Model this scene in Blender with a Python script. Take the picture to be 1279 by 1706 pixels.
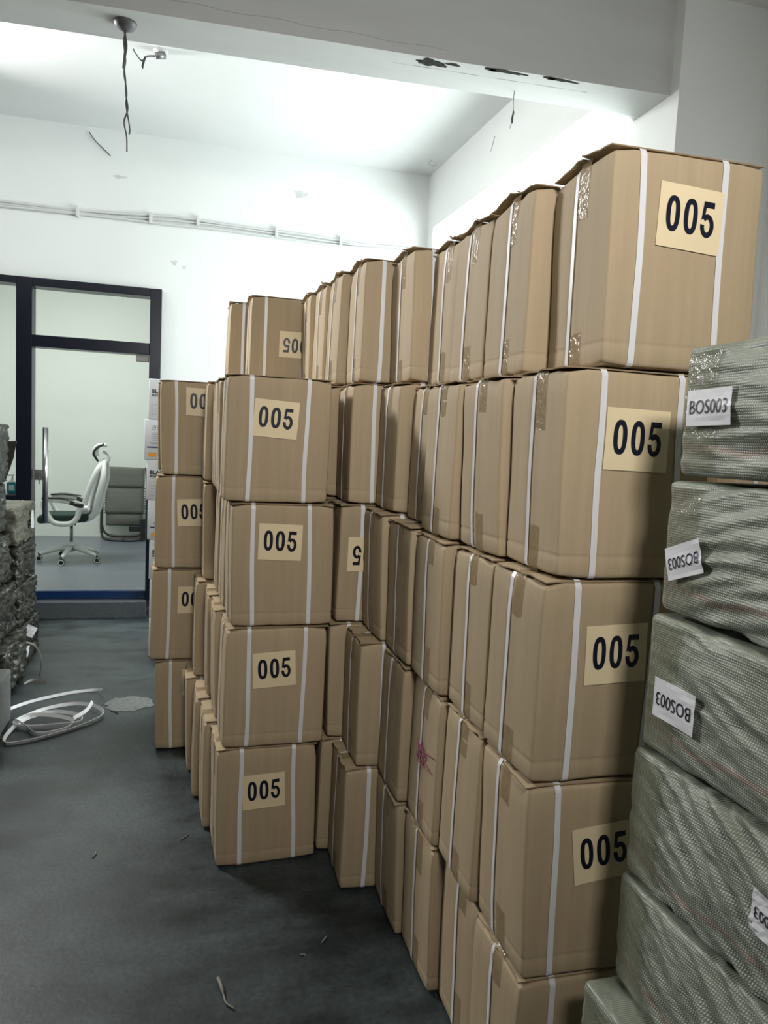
import bpy, bmesh, math, random
from mathutils import Vector, Matrix, noise
for o in list(bpy.data.objects): bpy.data.objects.remove(o)
S = bpy.context.scene
COL = S.collection
PI = math.pi

# ------------------------------------------------------------------ camera
cam_d = bpy.data.cameras.new('camera'); cam = bpy.data.objects.new('camera', cam_d); COL.objects.link(cam)
cam_d.sensor_fit = 'VERTICAL'; cam_d.sensor_height = 36.0; cam_d.sensor_width = 27.0
cam_d.lens = 36.0 * 1250.0 / 1706.0
cam_d.clip_start = 0.02
RX = Vector((0.96597208, -0.25428459, 0.04729992)); FW = Vector((0.25771049, 0.96178864, -0.0924549))
UP = RX.cross(FW)
cam.matrix_world = Matrix(((RX.x, UP.x, -FW.x, 0), (RX.y, UP.y, -FW.y, 0), (RX.z, UP.z, -FW.z, 1.55), (0, 0, 0, 1)))
S.camera = cam

# ------------------------------------------------------------------ world, lights, exposure
w = bpy.data.worlds.new('sky'); S.world = w; w.use_nodes = True
bg = w.node_tree.nodes['Background']; bg.inputs[0].default_value = (0.90, 0.96, 1.0, 1); bg.inputs[1].default_value = 2.4

def area(name, loc, aim, sx, sy, power, col=(1, 1, 1)):
    l = bpy.data.lights.new(name, 'AREA'); l.shape = 'RECTANGLE'; l.size = sx; l.size_y = sy; l.energy = power; l.color = col
    o = bpy.data.objects.new(name, l); COL.objects.link(o); o.location = loc
    o.rotation_euler = (Vector(aim) - Vector(loc)).to_track_quat('-Z', 'Y').to_euler()
    return o
# daylight through the side window of the far bay; a ceiling lamp behind the camera; the office lamp; a lamp at the left of the far bay
area('window_daylight', (3.3, 5.15, 2.05), (0.2, 5.7, 2.7), 2.3, 1.9, 170, (0.95, 0.985, 1.0))
area('ceiling_lamp', (.22, -.9, 2.95), (.62, 2.2, 2.1), .5, .3, 20, (1.0, 0.975, 0.93)).data.spread = math.radians(92)
area('office_lamp', (-1.2, 8.2, 3.55), (-1.2, 8.9, 0), 1.6, 1.2, 120, (1.0, 0.99, 0.96))
area('far_bay_lamp', (-2.4, 5.5, 3.5), (.7, 2.4, 2.2), .7, .5, 110, (1.0, 0.99, 0.96)).data.spread = math.radians(140)
S.view_settings.view_transform = 'Standard'; S.view_settings.look = 'None'
S.view_settings.exposure = 0.0; S.view_settings.gamma = 1.0; S.view_settings.use_curve_mapping = False

# ------------------------------------------------------------------ materials
def mat(name, col, rough=0.6, metal=0.0, spec=0.5, var=0.0, vscale=(8, 8, 8), bump=0.0, bscale=None, rnd=0.0, det=4, dark=None):
    m = bpy.data.materials.new(name); m.use_nodes = True
    nt = m.node_tree; N = nt.nodes; L = nt.links; b = N['Principled BSDF']
    b.inputs['Roughness'].default_value = rough; b.inputs['Metallic'].default_value = metal
    b.inputs['Specular IOR Level'].default_value = spec
    b.inputs['Base Color'].default_value = (*col, 1)
    out = None
    if var or bump or rnd:
        tc = N.new('ShaderNodeTexCoord')
        def tex(sc, d):
            mp = N.new('ShaderNodeMapping'); mp.inputs['Scale'].default_value = sc; L.new(tc.outputs['Object'], mp.inputs[0])
            n = N.new('ShaderNodeTexNoise'); n.inputs['Scale'].default_value = 1; n.inputs['Detail'].default_value = d
            L.new(mp.outputs[0], n.inputs['Vector']); return n
        if var or rnd:
            n = tex(vscale, det)
            r = N.new('ShaderNodeMapRange'); r.inputs[1].default_value = .25; r.inputs[2].default_value = .75
            r.inputs[3].default_value = 1 - var; r.inputs[4].default_value = 1 + var
            L.new(n.outputs['Fac'], r.inputs[0]); fac = r.outputs[0]
            if rnd:
                oi = N.new('ShaderNodeObjectInfo')
                r2 = N.new('ShaderNodeMapRange'); r2.inputs[3].default_value = 1 - rnd; r2.inputs[4].default_value = 1 + rnd
                L.new(oi.outputs['Random'], r2.inputs[0])
                mu = N.new('ShaderNodeMath'); mu.operation = 'MULTIPLY'; L.new(fac, mu.inputs[0]); L.new(r2.outputs[0], mu.inputs[1]); fac = mu.outputs[0]
            vm = N.new('ShaderNodeVectorMath'); vm.operation = 'SCALE'; vm.inputs[0].default_value = col
            L.new(fac, vm.inputs['Scale']); L.new(vm.outputs[0], b.inputs['Base Color'])
        if bump:
            n2 = tex(bscale or vscale, det); bp = N.new('ShaderNodeBump'); bp.inputs['Strength'].default_value = bump
            bp.inputs['Distance'].default_value = 0.004; L.new(n2.outputs['Fac'], bp.inputs['Height']); L.new(bp.outputs[0], b.inputs['Normal'])
    return m

M = {}
M['card'] = mat('corrugated_cardboard', (0.43, 0.332, 0.212), .72, spec=.35, var=.07, vscale=(45, 45, 1.6), bump=.12, bscale=(160, 160, 3), rnd=.05)
M['card_edge'] = mat('torn_cardboard', (0.30, 0.215, 0.135), .85, spec=.2, var=.15, vscale=(40, 40, 40))
M['strap'] = mat('white_strapping', (0.74, 0.74, 0.76), .35, spec=.5, var=.04, vscale=(90, 90, 4), bump=.1, bscale=(300, 300, 300))
M['paper'] = mat('kraft_sticker', (0.80, 0.66, 0.43), .5, spec=.4, var=.03, vscale=(10, 10, 10))
M['ink'] = mat('black_ink', (0.008, 0.010, 0.022), .35, spec=.4)
M['white_paper'] = mat('white_paper', (0.78, 0.78, 0.82), .45, var=.02, vscale=(12, 12, 12))
M['blue_ink'] = mat('blue_ink', (0.02, 0.04, 0.14), .4)
M['white_carton'] = mat('white_carton_board', (0.74, 0.76, 0.80), .5, var=.03, vscale=(5, 5, 5))
M['grey_ink'] = mat('grey_ink', (0.42, 0.44, 0.55), .5)
M['orange_ink'] = mat('orange_ink', (0.85, 0.36, 0.03), .5)
M['wall'] = mat('white_wall_paint', (0.80, 0.82, 0.815), .75, spec=.25, var=.035, vscale=(1.1, 1.1, 1.1), bump=.25, bscale=(14, 14, 14), det=6)
M['grey_wall'] = mat('bounce_cut_grey', (0.26, 0.265, 0.265), .8, spec=.2, var=.1, vscale=(1, 1, 1))  # out-of-view left and front walls, made dark grey to cut bounced light
M['ceil'] = mat('white_ceiling_paint', (0.76, 0.775, 0.77), .8, spec=.2, var=.05, vscale=(.9, .9, .9), bump=.3, bscale=(9, 9, 9), det=6)
M['beam'] = mat('grey_beam_paint', (0.60, 0.61, 0.605), .8, spec=.2, var=.06, vscale=(1.4, 6, 6), bump=.35, bscale=(8, 12, 12), det=7)
M['chip'] = mat('bare_concrete_patch', (0.045, 0.045, 0.04), .95, spec=.1, var=.6, vscale=(60, 60, 60))
M['patch'] = mat('filler_patch', (0.60, 0.61, 0.60), .9, spec=.1, var=.1, vscale=(30, 30, 30))
M['frame'] = mat('navy_aluminium', (0.005, 0.007, 0.015), .3, spec=.3)
M['rail'] = mat('blue_film_rail', (0.004, 0.022, 0.085), .25, spec=.6)
M['steel'] = mat('brushed_steel', (0.55, 0.56, 0.57), .25, metal=1.0)
M['dark_steel'] = mat('grey_steel', (0.25, 0.25, 0.25), .4, metal=.7)
M['step'] = mat('speckled_dark_tile', (0.07, 0.078, 0.085), .35, var=.25, vscale=(60, 60, 60))
M['office_wall'] = mat('office_wall_paint', (0.66, 0.69, 0.66), .7, var=.02, vscale=(1, 1, 1))
M['office_floor'] = mat('grey_office_floor', (0.15, 0.165, 0.19), .35, var=.12, vscale=(1.2, 9, 1))
M['white_plastic'] = mat('white_plastic', (0.72, 0.73, 0.72), .35)
M['mesh_grey'] = mat('grey_mesh', (0.45, 0.46, 0.46), .7, var=.1, vscale=(120, 120, 120))
M['green_fabric'] = mat('dark_green_fabric', (0.010, 0.030, 0.026), .8)
M['black'] = mat('black_plastic', (0.012, 0.012, 0.014), .45)
M['sling'] = mat('grey_sling_fabric', (0.115, 0.12, 0.105), .75, var=.12, vscale=(3, 3, 60))
M['sanitiser'] = mat('blue_gel', (0.02, 0.34, 0.44), .15)
M['dark_bag'] = mat('dark_olive_plastic', (0.026, 0.026, 0.019), .36, spec=.5, var=.45, vscale=(14, 14, 9), bump=.7, bscale=(60, 60, 22), rnd=.25, det=6)
M['black_bag'] = mat('black_plastic_sheet', (0.028, 0.029, 0.024), .38, spec=.5, var=.3, vscale=(10, 10, 10), bump=.6, bscale=(25, 25, 25))
M['pale_bag'] = mat('pale_olive_sacking', (0.11, 0.112, 0.085), .6, var=.2, vscale=(14, 14, 14), bump=.5, bscale=(40, 40, 40))
M['foam'] = mat('grey_foam_block', (0.16, 0.165, 0.165), .85, var=.2, vscale=(40, 40, 40), bump=.3)
M['green_bag'] = mat('green_plastic', (0.05, 0.075, 0.018), .45, var=.3, vscale=(12, 12, 12), bump=.5, bscale=(30, 30, 30))
M['cable'] = mat('grey_cable', (0.10, 0.10, 0.11), .5)
M['white_cable'] = mat('white_conduit', (0.62, 0.63, 0.63), .5)
M['debris'] = mat('scrap_tape', (0.20, 0.19, 0.165), .55)
M['sheet'] = mat('crumpled_pale_paper', (0.19, 0.195, 0.19), .8, var=.25, vscale=(40, 40, 40))
M['pink'] = mat('pink_marker', (0.42, 0.10, 0.20), .6)
M['scuff'] = mat('scuffed_cardboard', (0.33, 0.245, 0.16), .7, var=.2, vscale=(30, 30, 30))

# floor: dark worn painted concrete
def floor_mat():
    m = bpy.data.materials.new('dark_painted_concrete'); m.use_nodes = True
    nt = m.node_tree; N = nt.nodes; L = nt.links; b = N['Principled BSDF']
    tc = N.new('ShaderNodeTexCoord')
    n1 = N.new('ShaderNodeTexNoise'); n1.inputs['Scale'].default_value = 2.2; n1.inputs['Detail'].default_value = 9; n1.inputs['Roughness'].default_value = .62
    n2 = N.new('ShaderNodeTexNoise'); n2.inputs['Scale'].default_value = 55; n2.inputs['Detail'].default_value = 5
    mp = N.new('ShaderNodeMapping'); mp.inputs['Scale'].default_value = (2.2, 5, 1); L.new(tc.outputs['Object'], mp.inputs[0])
    n3 = N.new('ShaderNodeTexNoise'); n3.inputs['Scale'].default_value = 1.4; n3.inputs['Detail'].default_value = 7
    L.new(tc.outputs['Object'], n1.inputs[0]); L.new(tc.outputs['Object'], n2.inputs[0]); L.new(mp.outputs[0], n3.inputs[0])
    mx = N.new('ShaderNodeMath'); mx.operation = 'MULTIPLY_ADD'; mx.inputs[1].default_value = .55; L.new(n1.outputs[0], mx.inputs[0])
    m2 = N.new('ShaderNodeMath'); m2.operation = 'MULTIPLY'; m2.inputs[1].default_value = .45; L.new(n3.outputs[0], m2.inputs[0]); L.new(m2.outputs[0], mx.inputs[2])
    cr = N.new('ShaderNodeValToRGB'); e = cr.color_ramp.elements
    e[0].position = .41; e[0].color = (.010, .0145, .0165, 1); e[1].position = .60; e[1].color = (.050, .064, .069, 1)
    L.new(mx.outputs[0], cr.inputs[0])
    sp = N.new('ShaderNodeMapRange'); sp.inputs[1].default_value = .3; sp.inputs[2].default_value = .7; sp.inputs[3].default_value = .7; sp.inputs[4].default_value = 1.3
    L.new(n2.outputs[0], sp.inputs[0])
    vm = N.new('ShaderNodeVectorMath'); vm.operation = 'SCALE'; L.new(cr.outputs[0], vm.inputs[0]); L.new(sp.outputs[0], vm.inputs['Scale'])
    L.new(vm.outputs[0], b.inputs['Base Color'])
    rr = N.new('ShaderNodeMapRange'); rr.inputs[3].default_value = .30; rr.inputs[4].default_value = .58; L.new(n3.outputs[0], rr.inputs[0]); L.new(rr.outputs[0], b.inputs['Roughness'])
    bp = N.new('ShaderNodeBump'); bp.inputs['Strength'].default_value = .25; bp.inputs['Distance'].default_value = .003; L.new(n2.outputs[0], bp.inputs['Height']); L.new(bp.outputs[0], b.inputs['Normal'])
    b.inputs['Specular IOR Level'].default_value = .4
    return m
M['floor'] = floor_mat()

def see_through(name, tint, fac, rough, bumpy=0):
    """thin clear film or pane: mostly transparent, with a glossy coat"""
    m = bpy.data.materials.new(name); m.use_nodes = True
    nt = m.node_tree; N = nt.nodes; L = nt.links
    b = N['Principled BSDF']; b.inputs['Base Color'].default_value = (*tint, 1); b.inputs['Roughness'].default_value = rough
    t = N.new('ShaderNodeBsdfTransparent'); mx = N.new('ShaderNodeMixShader'); mx.inputs[0].default_value = fac
    L.new(t.outputs[0], mx.inputs[1]); L.new(b.outputs[0], mx.inputs[2]); L.new(mx.outputs[0], N['Material Output'].inputs[0])
    if bumpy:
        tc = N.new('ShaderNodeTexCoord'); n = N.new('ShaderNodeTexNoise'); n.inputs['Scale'].default_value = 90; L.new(tc.outputs['Object'], n.inputs[0])
        bp = N.new('ShaderNodeBump'); bp.inputs['Strength'].default_value = bumpy; bp.inputs['Distance'].default_value = .004; L.new(n.outputs[0], bp.inputs['Height']); L.new(bp.outputs[0], b.inputs['Normal'])
    return m
M['tape'] = see_through('brown_packing_tape', (0.36, 0.26, 0.13), .50, .16, .9)
M['clear_tape'] = see_through('clear_packing_tape', (0.22, 0.225, 0.13), .34, .16, .8)
def glass_mat():
    m = bpy.data.materials.new('clear_glass'); m.use_nodes = True
    nt = m.node_tree; N = nt.nodes; L = nt.links; N.remove(N['Principled BSDF'])
    t = N.new('ShaderNodeBsdfTransparent'); t.inputs[0].default_value = (.93, .96, .94, 1)
    g = N.new('ShaderNodeBsdfGlossy'); g.inputs['Roughness'].default_value = 0.02
    fr = N.new('ShaderNodeFresnel'); fr.inputs[0].default_value = 1.45
    mx = N.new('ShaderNodeMixShader'); ge = N.new('ShaderNodeNewGeometry'); ml = N.new('ShaderNodeMath'); ml.operation = 'MULTIPLY'; iv = N.new('ShaderNodeMath'); iv.operation = 'SUBTRACT'; iv.inputs[0].default_value = 1
    L.new(ge.outputs['Backfacing'], iv.inputs[1]); L.new(iv.outputs[0], ml.inputs[0]); L.new(fr.outputs[0], ml.inputs[1])   # only the entry face of the pane reflects
    L.new(ml.outputs[0], mx.inputs[0]); L.new(t.outputs[0], mx.inputs[1]); L.new(g.outputs[0], mx.inputs[2])
    L.new(mx.outputs[0], N['Material Output'].inputs[0]); return m
M['glass'] = glass_mat()

def woven_mat():
    m = bpy.data.materials.new('woven_grey_green_sacking'); m.use_nodes = True
    nt = m.node_tree; N = nt.nodes; L = nt.links; b = N['Principled BSDF']
    tc = N.new('ShaderNodeTexCoord')
    def wave(d, sc):
        v = N.new('ShaderNodeTexWave'); v.bands_direction = d; v.inputs['Scale'].default_value = sc; v.inputs['Distortion'].default_value = 1.2; v.inputs['Detail'].default_value = 1.5; v.inputs['Detail Scale'].default_value = .4
        L.new(tc.outputs['Object'], v.inputs[0]); return v
    a = wave('Y', 70); c = wave('Z', 74)
    mu = N.new('ShaderNodeMath'); mu.operation = 'MULTIPLY'; L.new(a.outputs['Fac'], mu.inputs[0]); L.new(c.outputs['Fac'], mu.inputs[1])
    n = N.new('ShaderNodeTexNoise'); n.inputs['Scale'].default_value = 7; n.inputs['Detail'].default_value = 6; L.new(tc.outputs['Object'], n.inputs[0])
    cr = N.new('ShaderNodeValToRGB'); e = cr.color_ramp.elements
    e[0].position = .3; e[0].color = (.215, .240, .180, 1); e[1].position = .72; e[1].color = (.39, .42, .36, 1); L.new(n.outputs[0], cr.inputs[0])
    mr = N.new('ShaderNodeMapRange'); mr.inputs[3].default_value = .72; mr.inputs[4].default_value = 1.25; L.new(mu.outputs[0], mr.inputs[0])
    vm = N.new('ShaderNodeVectorMath'); vm.operation = 'SCALE'; L.new(cr.outputs[0], vm.inputs[0]); L.new(mr.outputs[0], vm.inputs['Scale'])
    # faint woven red stripe
    sx = N.new('ShaderNodeSeparateXYZ'); L.new(tc.outputs['Object'], sx.inputs[0])
    n4 = N.new('ShaderNodeTexNoise'); n4.inputs['Scale'].default_value = 5; L.new(tc.outputs['Object'], n4.inputs[0])
    ad = N.new('ShaderNodeMath'); ad.operation = 'MULTIPLY_ADD'; ad.inputs[1].default_value = .06; L.new(n4.outputs[0], ad.inputs[0]); L.new(sx.outputs['Z'], ad.inputs[2])
    cp = N.new('ShaderNodeMath'); cp.operation = 'COMPARE'; cp.inputs[1].default_value = .085; cp.inputs[2].default_value = .006; L.new(ad.outputs[0], cp.inputs[0])
    sc = N.new('ShaderNodeMath'); sc.operation = 'MULTIPLY'; sc.inputs[1].default_value = .35; L.new(cp.outputs[0], sc.inputs[0])
    mc = N.new('ShaderNodeMix'); mc.data_type = 'RGBA'; L.new(sc.outputs[0], mc.inputs[0]); L.new(vm.outputs[0], mc.inputs[6]); mc.inputs[7].default_value = (.36, .17, .14, 1)
    L.new(mc.outputs[2], b.inputs['Base Color'])
    b.inputs['Roughness'].default_value = .42; b.inputs['Specular IOR Level'].default_value = .55
    bp = N.new('ShaderNodeBump'); bp.inputs['Strength'].default_value = .55; bp.inputs['Distance'].default_value = .0015; L.new(mu.outputs[0], bp.inputs['Height'])
    mp = N.new('ShaderNodeMapping'); mp.inputs['Scale'].default_value = (9, 4, 38); mp.inputs['Rotation'].default_value = (.12, 0, 0); L.new(tc.outputs['Object'], mp.inputs[0])
    cz = N.new('ShaderNodeTexNoise'); cz.inputs['Scale'].default_value = 1; cz.inputs['Detail'].default_value = 5; cz.inputs['Distortion'].default_value = .6; L.new(mp.outputs[0], cz.inputs[0])
    b2 = N.new('ShaderNodeBump'); b2.inputs['Strength'].default_value = .45; b2.inputs['Distance'].default_value = .012; L.new(cz.outputs[0], b2.inputs['Height']); L.new(bp.outputs[0], b2.inputs['Normal']); L.new(b2.outputs[0], b.inputs['Normal'])
    return m
M['woven'] = woven_mat()

# ------------------------------------------------------------------ helpers
def link(name, me, parent=None, loc=None):
    o = bpy.data.objects.new(name, me); COL.objects.link(o)
    if parent: o.parent = parent
    if loc: o.location = loc
    return o
def to_mesh(name, bm, mats, smooth=False):
    me = bpy.data.meshes.new(name); bmesh.ops.recalc_face_normals(bm, faces=bm.faces[:]); bm.to_mesh(me); bm.free()
    for m in (mats if isinstance(mats, (list, tuple)) else [mats]): me.materials.append(m)
    if smooth:
        for p in me.polygons: p.use_smooth = True
    return me
def obj(name, bm, m, parent=None, smooth=False, loc=None):
    return link(name, to_mesh(name, bm, m, smooth), parent, loc)
def thing(name, label, cat, loc=(0, 0, 0), rz=0, group=None):
    o = bpy.data.objects.new(name, None); COL.objects.link(o); o.location = loc; o.rotation_euler = (0, 0, rz); o.empty_display_size = .1
    return tag(o, label, cat, group)
def tag(o, label, cat, group=None):
    o['label'] = label; o['category'] = cat
    if group: o['group'] = group
    return o
def struct(o, label=None):
    o['kind'] = 'structure'
    if label: o['label'] = label
    return o
def add_box(bm, x0, x1, y0, y1, z0, z1, bev=0, mi=0):
    r = bmesh.ops.create_cube(bm, size=1)
    for v in r['verts']:
        v.co = Vector(((x0 + x1) / 2 + v.co.x * (x1 - x0), (y0 + y1) / 2 + v.co.y * (y1 - y0), (z0 + z1) / 2 + v.co.z * (z1 - z0)))
    fs = set(f for v in r['verts'] for f in v.link_faces)
    for f in fs: f.material_index = mi
    if bev: bmesh.ops.bevel(bm, geom=list(set(e for f in fs for e in f.edges)), offset=bev, segments=2, affect='EDGES', profile=.6)
    return bm
def bx(*a, **k): return add_box(bmesh.new(), *a, **k)
def add_tube(bm, pts, r, n=10, cap=True, flat=None, mi=0):
    """sweep a circle (or an ellipse flat=(rw, rh)) along points; r is a number or a list"""
    pts = [Vector(p) for p in pts]; rings = []
    ref = None
    for i, p in enumerate(pts):
        t = (pts[min(i + 1, len(pts) - 1)] - pts[max(i - 1, 0)]).normalized()
        if ref is None:
            ref = Vector((0, 0, 1)) if abs(t.z) < .9 else Vector((1, 0, 0))
        a = t.cross(ref)
        if a.length < 1e-4: a = t.orthogonal()
        a.normalize(); b = a.cross(t).normalized(); ref = b
        rr = r[i] if isinstance(r, (list, tuple)) else r
        ra, rb = (flat if flat else (rr, rr))
        rings.append([bm.verts.new(p + a * math.cos(2 * PI * k / n) * ra + b * math.sin(2 * PI * k / n) * rb) for k in range(n)])
    for i in range(len(rings) - 1):
        for k in range(n):
            f = bm.faces.new((rings[i][k], rings[i][(k + 1) % n], rings[i + 1][(k + 1) % n], rings[i + 1][k])); f.material_index = mi; f.smooth = True
    if cap:
        bm.faces.new(rings[0][::-1]).material_index = mi; bm.faces.new(rings[-1]).material_index = mi
    return bm
def tube(*a, **k): return add_tube(bmesh.new(), *a, **k)
def spline(cps, n=8, closed=False):
    P = [Vector(p) for p in cps]; out = []
    m = len(P); rng = range(m if closed else m - 1)
    for i in rng:
        p0 = P[(i - 1) % m] if closed or i > 0 else P[i]; p1 = P[i]; p2 = P[(i + 1) % m]; p3 = P[(i + 2) % m] if closed or i + 2 < m else P[i + 1]
        for k in range(n):
            t = k / n
            out.append(.5 * ((2 * p1) + (p2 - p0) * t + (2 * p0 - 5 * p1 + 4 * p2 - p3) * t * t + (3 * p1 - p0 - 3 * p2 + p3) * t ** 3))
    out.append(P[0].copy() if closed else P[-1]); return out
def lathe(prof, n=24, bm=None, c=(0, 0, 0)):
    bm = bm or bmesh.new(); rings = []
    for r, z in prof:
        rings.append([bm.verts.new((c[0] + r * math.cos(2 * PI * k / n), c[1] + r * math.sin(2 * PI * k / n), c[2] + z)) for k in range(n)])
    for i in range(len(rings) - 1):
        for k in range(n):
            f = bm.faces.new((rings[i][k], rings[i][(k + 1) % n], rings[i + 1][(k + 1) % n], rings[i + 1][k])); f.smooth = True
    bm.faces.new(rings[0][::-1]); bm.faces.new(rings[-1]); return bm
def prism(poly, y0, y1, bm=None, axis='Y'):
    """extrude a polygon given in (x, z) along Y, or in (x, y) along Z"""
    bm = bm or bmesh.new()
    f = (lambda p, d: (p[0], d, p[1])) if axis == 'Y' else ((lambda p, d: (p[0], p[1], d)) if axis == 'Z' else (lambda p, d: (d, p[0], p[1])))
    a = [bm.verts.new(f(p, y0)) for p in poly]; b = [bm.verts.new(f(p, y1)) for p in poly]; n = len(poly)
    bm.faces.new(a); bm.faces.new(b[::-1])
    for i in range(n): bm.faces.new((a[i], b[i], b[(i + 1) % n], a[(i + 1) % n]))
    return bm
def grid_coords(h, r, n):
    c = [-h, -h + .3 * r, -h + r]; c += [(-h + r) + (2 * h - 2 * r) * k / n for k in range(1, n)]; c += [h - r, h - .3 * r, h]
    return c
def rbox(half, r, n, D, bm=None, extra_z=()):
    """rounded box on a regular grid, each point moved by D"""
    bm = bm or bmesh.new(); hx, hy, hz = half; V = {}
    G = [grid_coords(hx, r, n[0]), grid_coords(hy, r, n[1]), sorted(grid_coords(hz, r, n[2]) + list(extra_z))]
    def vert(q):
        k = (round(q[0], 5), round(q[1], 5), round(q[2], 5))
        if k not in V: V[k] = bm.verts.new(D(round_pt(q, half, r)))
        return V[k]
    for ax in range(3):
        u, v = [(1, 2), (0, 2), (0, 1)][ax]
        for s in (-1, 1):
            for i in range(len(G[u]) - 1):
                for j in range(len(G[v]) - 1):
                    q = [0, 0, 0]; q[ax] = s * half[ax]; f = []
                    for (a, b) in ((i, j), (i + 1, j), (i + 1, j + 1), (i, j + 1)):
                        q[u] = G[u][a]; q[v] = G[v][b]; f.append(vert(tuple(q)))
                    try: bm.faces.new(f).smooth = True
                    except ValueError: pass
    return bm
def round_pt(q, half, r, off=0.0):
    i = Vector([max(-(h - r), min(h - r, c)) for c, h in zip(q, half)])
    d = Vector(q) - i
    return i + d.normalized() * (r + off) if d.length > 1e-9 else Vector(q)
def text_mesh(s, size, bold=0.0, sx=1.0):
    cu = bpy.data.curves.new('t', 'FONT'); cu.body = s; cu.size = size; cu.offset = bold; cu.align_x = 'CENTER'; cu.align_y = 'CENTER'; cu.resolution_u = 3
    o = bpy.data.objects.new('t', cu); COL.objects.link(o)
    me = bpy.data.meshes.new_from_object(o.evaluated_get(bpy.context.evaluated_depsgraph_get()))
    vs = [(v.co.x * sx, v.co.y) for v in me.vertices]; fs = [tuple(p.vertices) for p in me.polygons]
    bpy.data.objects.remove(o); bpy.data.curves.remove(cu); bpy.data.meshes.remove(me)
    return vs, fs
# bold condensed digits, drawn by hand in a unit-high box
def digit_zero(x):
    vs, fs = [], []; n = 28
    for k in range(n):
        a = 2 * PI * k / n; c, s = math.cos(a), math.sin(a)
        e = lambda v, p: math.copysign(abs(v) ** p, v)
        vs.append((x + .27 * e(c, .8), .5 + .5 * e(s, .85))); vs.append((x + .092 * e(c, .8), .5 + .34 * e(s, .8)))
    for k in range(n):
        j = (k + 1) % n; fs.append((2 * k, 2 * j, 2 * j + 1, 2 * k + 1))
    return vs, fs
def digit_five(x):
    vs, fs = [], []
    def q(*p):
        b = len(vs); vs.extend((x + a, c) for a, c in p); fs.append(tuple(range(b, b + len(p))))
    q((-.19, 1), (.24, 1), (.24, .83), (-.08, .83)); q((-.19, 1), (-.08, .83), (-.12, .55), (-.255, .47))
    n = 20; b = len(vs)
    for k in range(n + 1):
        a = math.radians(140 - 325 * k / n)
        vs.append((x + -.005 + .275 * math.cos(a), .325 + .335 * math.sin(a))); vs.append((x + -.005 + .11 * math.cos(a), .325 + .18 * math.sin(a)))
    for k in range(n): fs.append((b + 2 * k, b + 2 * k + 2, b + 2 * k + 3, b + 2 * k + 1))
    return vs, fs
def digits_005(h):
    vs, fs = [], []
    for d, x in ((digit_zero, -.69), (digit_zero, 0), (digit_five, .68)):
        a, f = d(x); o = len(vs); vs += [(p[0] * h * .87, (p[1] - .5) * h) for p in a]; fs += [tuple(i + o for i in t) for t in f]
    return vs, fs
PR = random.Random(5)

# ------------------------------------------------------------------ room shell
CZ = 3.90
struct(obj('floor', bx(-3.2, 3.0, -3.0, 6.9, -.1, 0), M['floor']), 'dark grey painted concrete floor with worn patches')
struct(obj('ceiling', bx(-3.2, 3.3, -3.0, 6.9, CZ, CZ + .15), M['ceil']), 'white plastered ceiling slab')
# back wall with the opening for the office front
bm = bmesh.new()
add_box(bm, -3.2, 3.3, 6.55, 6.75, 2.70, CZ); add_box(bm, -.21, 3.3, 6.55, 6.75, 0, 2.70); add_box(bm, -3.2, -2.75, 6.55, 6.75, 0, 2.70)
struct(obj('wall_back', bm, M['wall']), 'white back wall above and beside the office front')
struct(obj('wall_left', bx(-3.35, -3.2, -3.0, 6.75, 0, CZ), M['grey_wall']))
# right wall: two big window openings
bm = bmesh.new()
add_box(bm, 3.0, 3.12, -3.0, 6.75, 0, 1.05); add_box(bm, 3.0, 3.12, -3.0, 2.3, 1.05, CZ); add_box(bm, 3.0, 3.12, 2.3, 3.3, 2.55, CZ); add_box(bm, 3.0, 3.12, 3.3, 6.75, 3.72, CZ)
add_box(bm, 3.0, 3.12, 6.35, 6.75, 1.05, 3.72); add_box(bm, 3.0, 3.12, 3.3, 3.9, 1.05, 3.72)
struct(obj('wall_right', bm, M['wall']))
def window(n, y0, y1, z0, z1, cuts):
    r = struct(thing('window_%d' % n, 'bright daylit side window', 'window', (3.05, 0, 0))); del r['category']
    bm = bmesh.new(); t = .035
    add_box(bm, 0, .05, y0, y1, z0, z0 + t); add_box(bm, 0, .05, y0, y1, z1 - t, z1); add_box(bm, 0, .05, y0, y0 + t, z0, z1); add_box(bm, 0, .05, y1 - t, y1, z0, z1)
    obj('window_frame', bm, M['white_plastic'], r)
    for c in cuts: obj('mullion', bx(0, .05, c - .02, c + .02, z0, z1), M['white_plastic'], r)
    ys = [y0] + list(cuts) + [y1]
    for a, b in zip(ys, ys[1:]): obj('pane', bx(.022, .028, a + .02, b - .02, z0 + .03, z1 - .03), M['glass'], r)
window(1, 3.9, 6.35, 1.05, 3.72, (5.1,)); window(2, 2.3, 3.3, 1.05, 2.55, ())
# wall behind the camera
bm = bmesh.new()
add_box(bm, -3.35, 3.12, -3.12, -3.0, 0, CZ)
struct(obj('wall_front', bm, M['grey_wall']))
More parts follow.
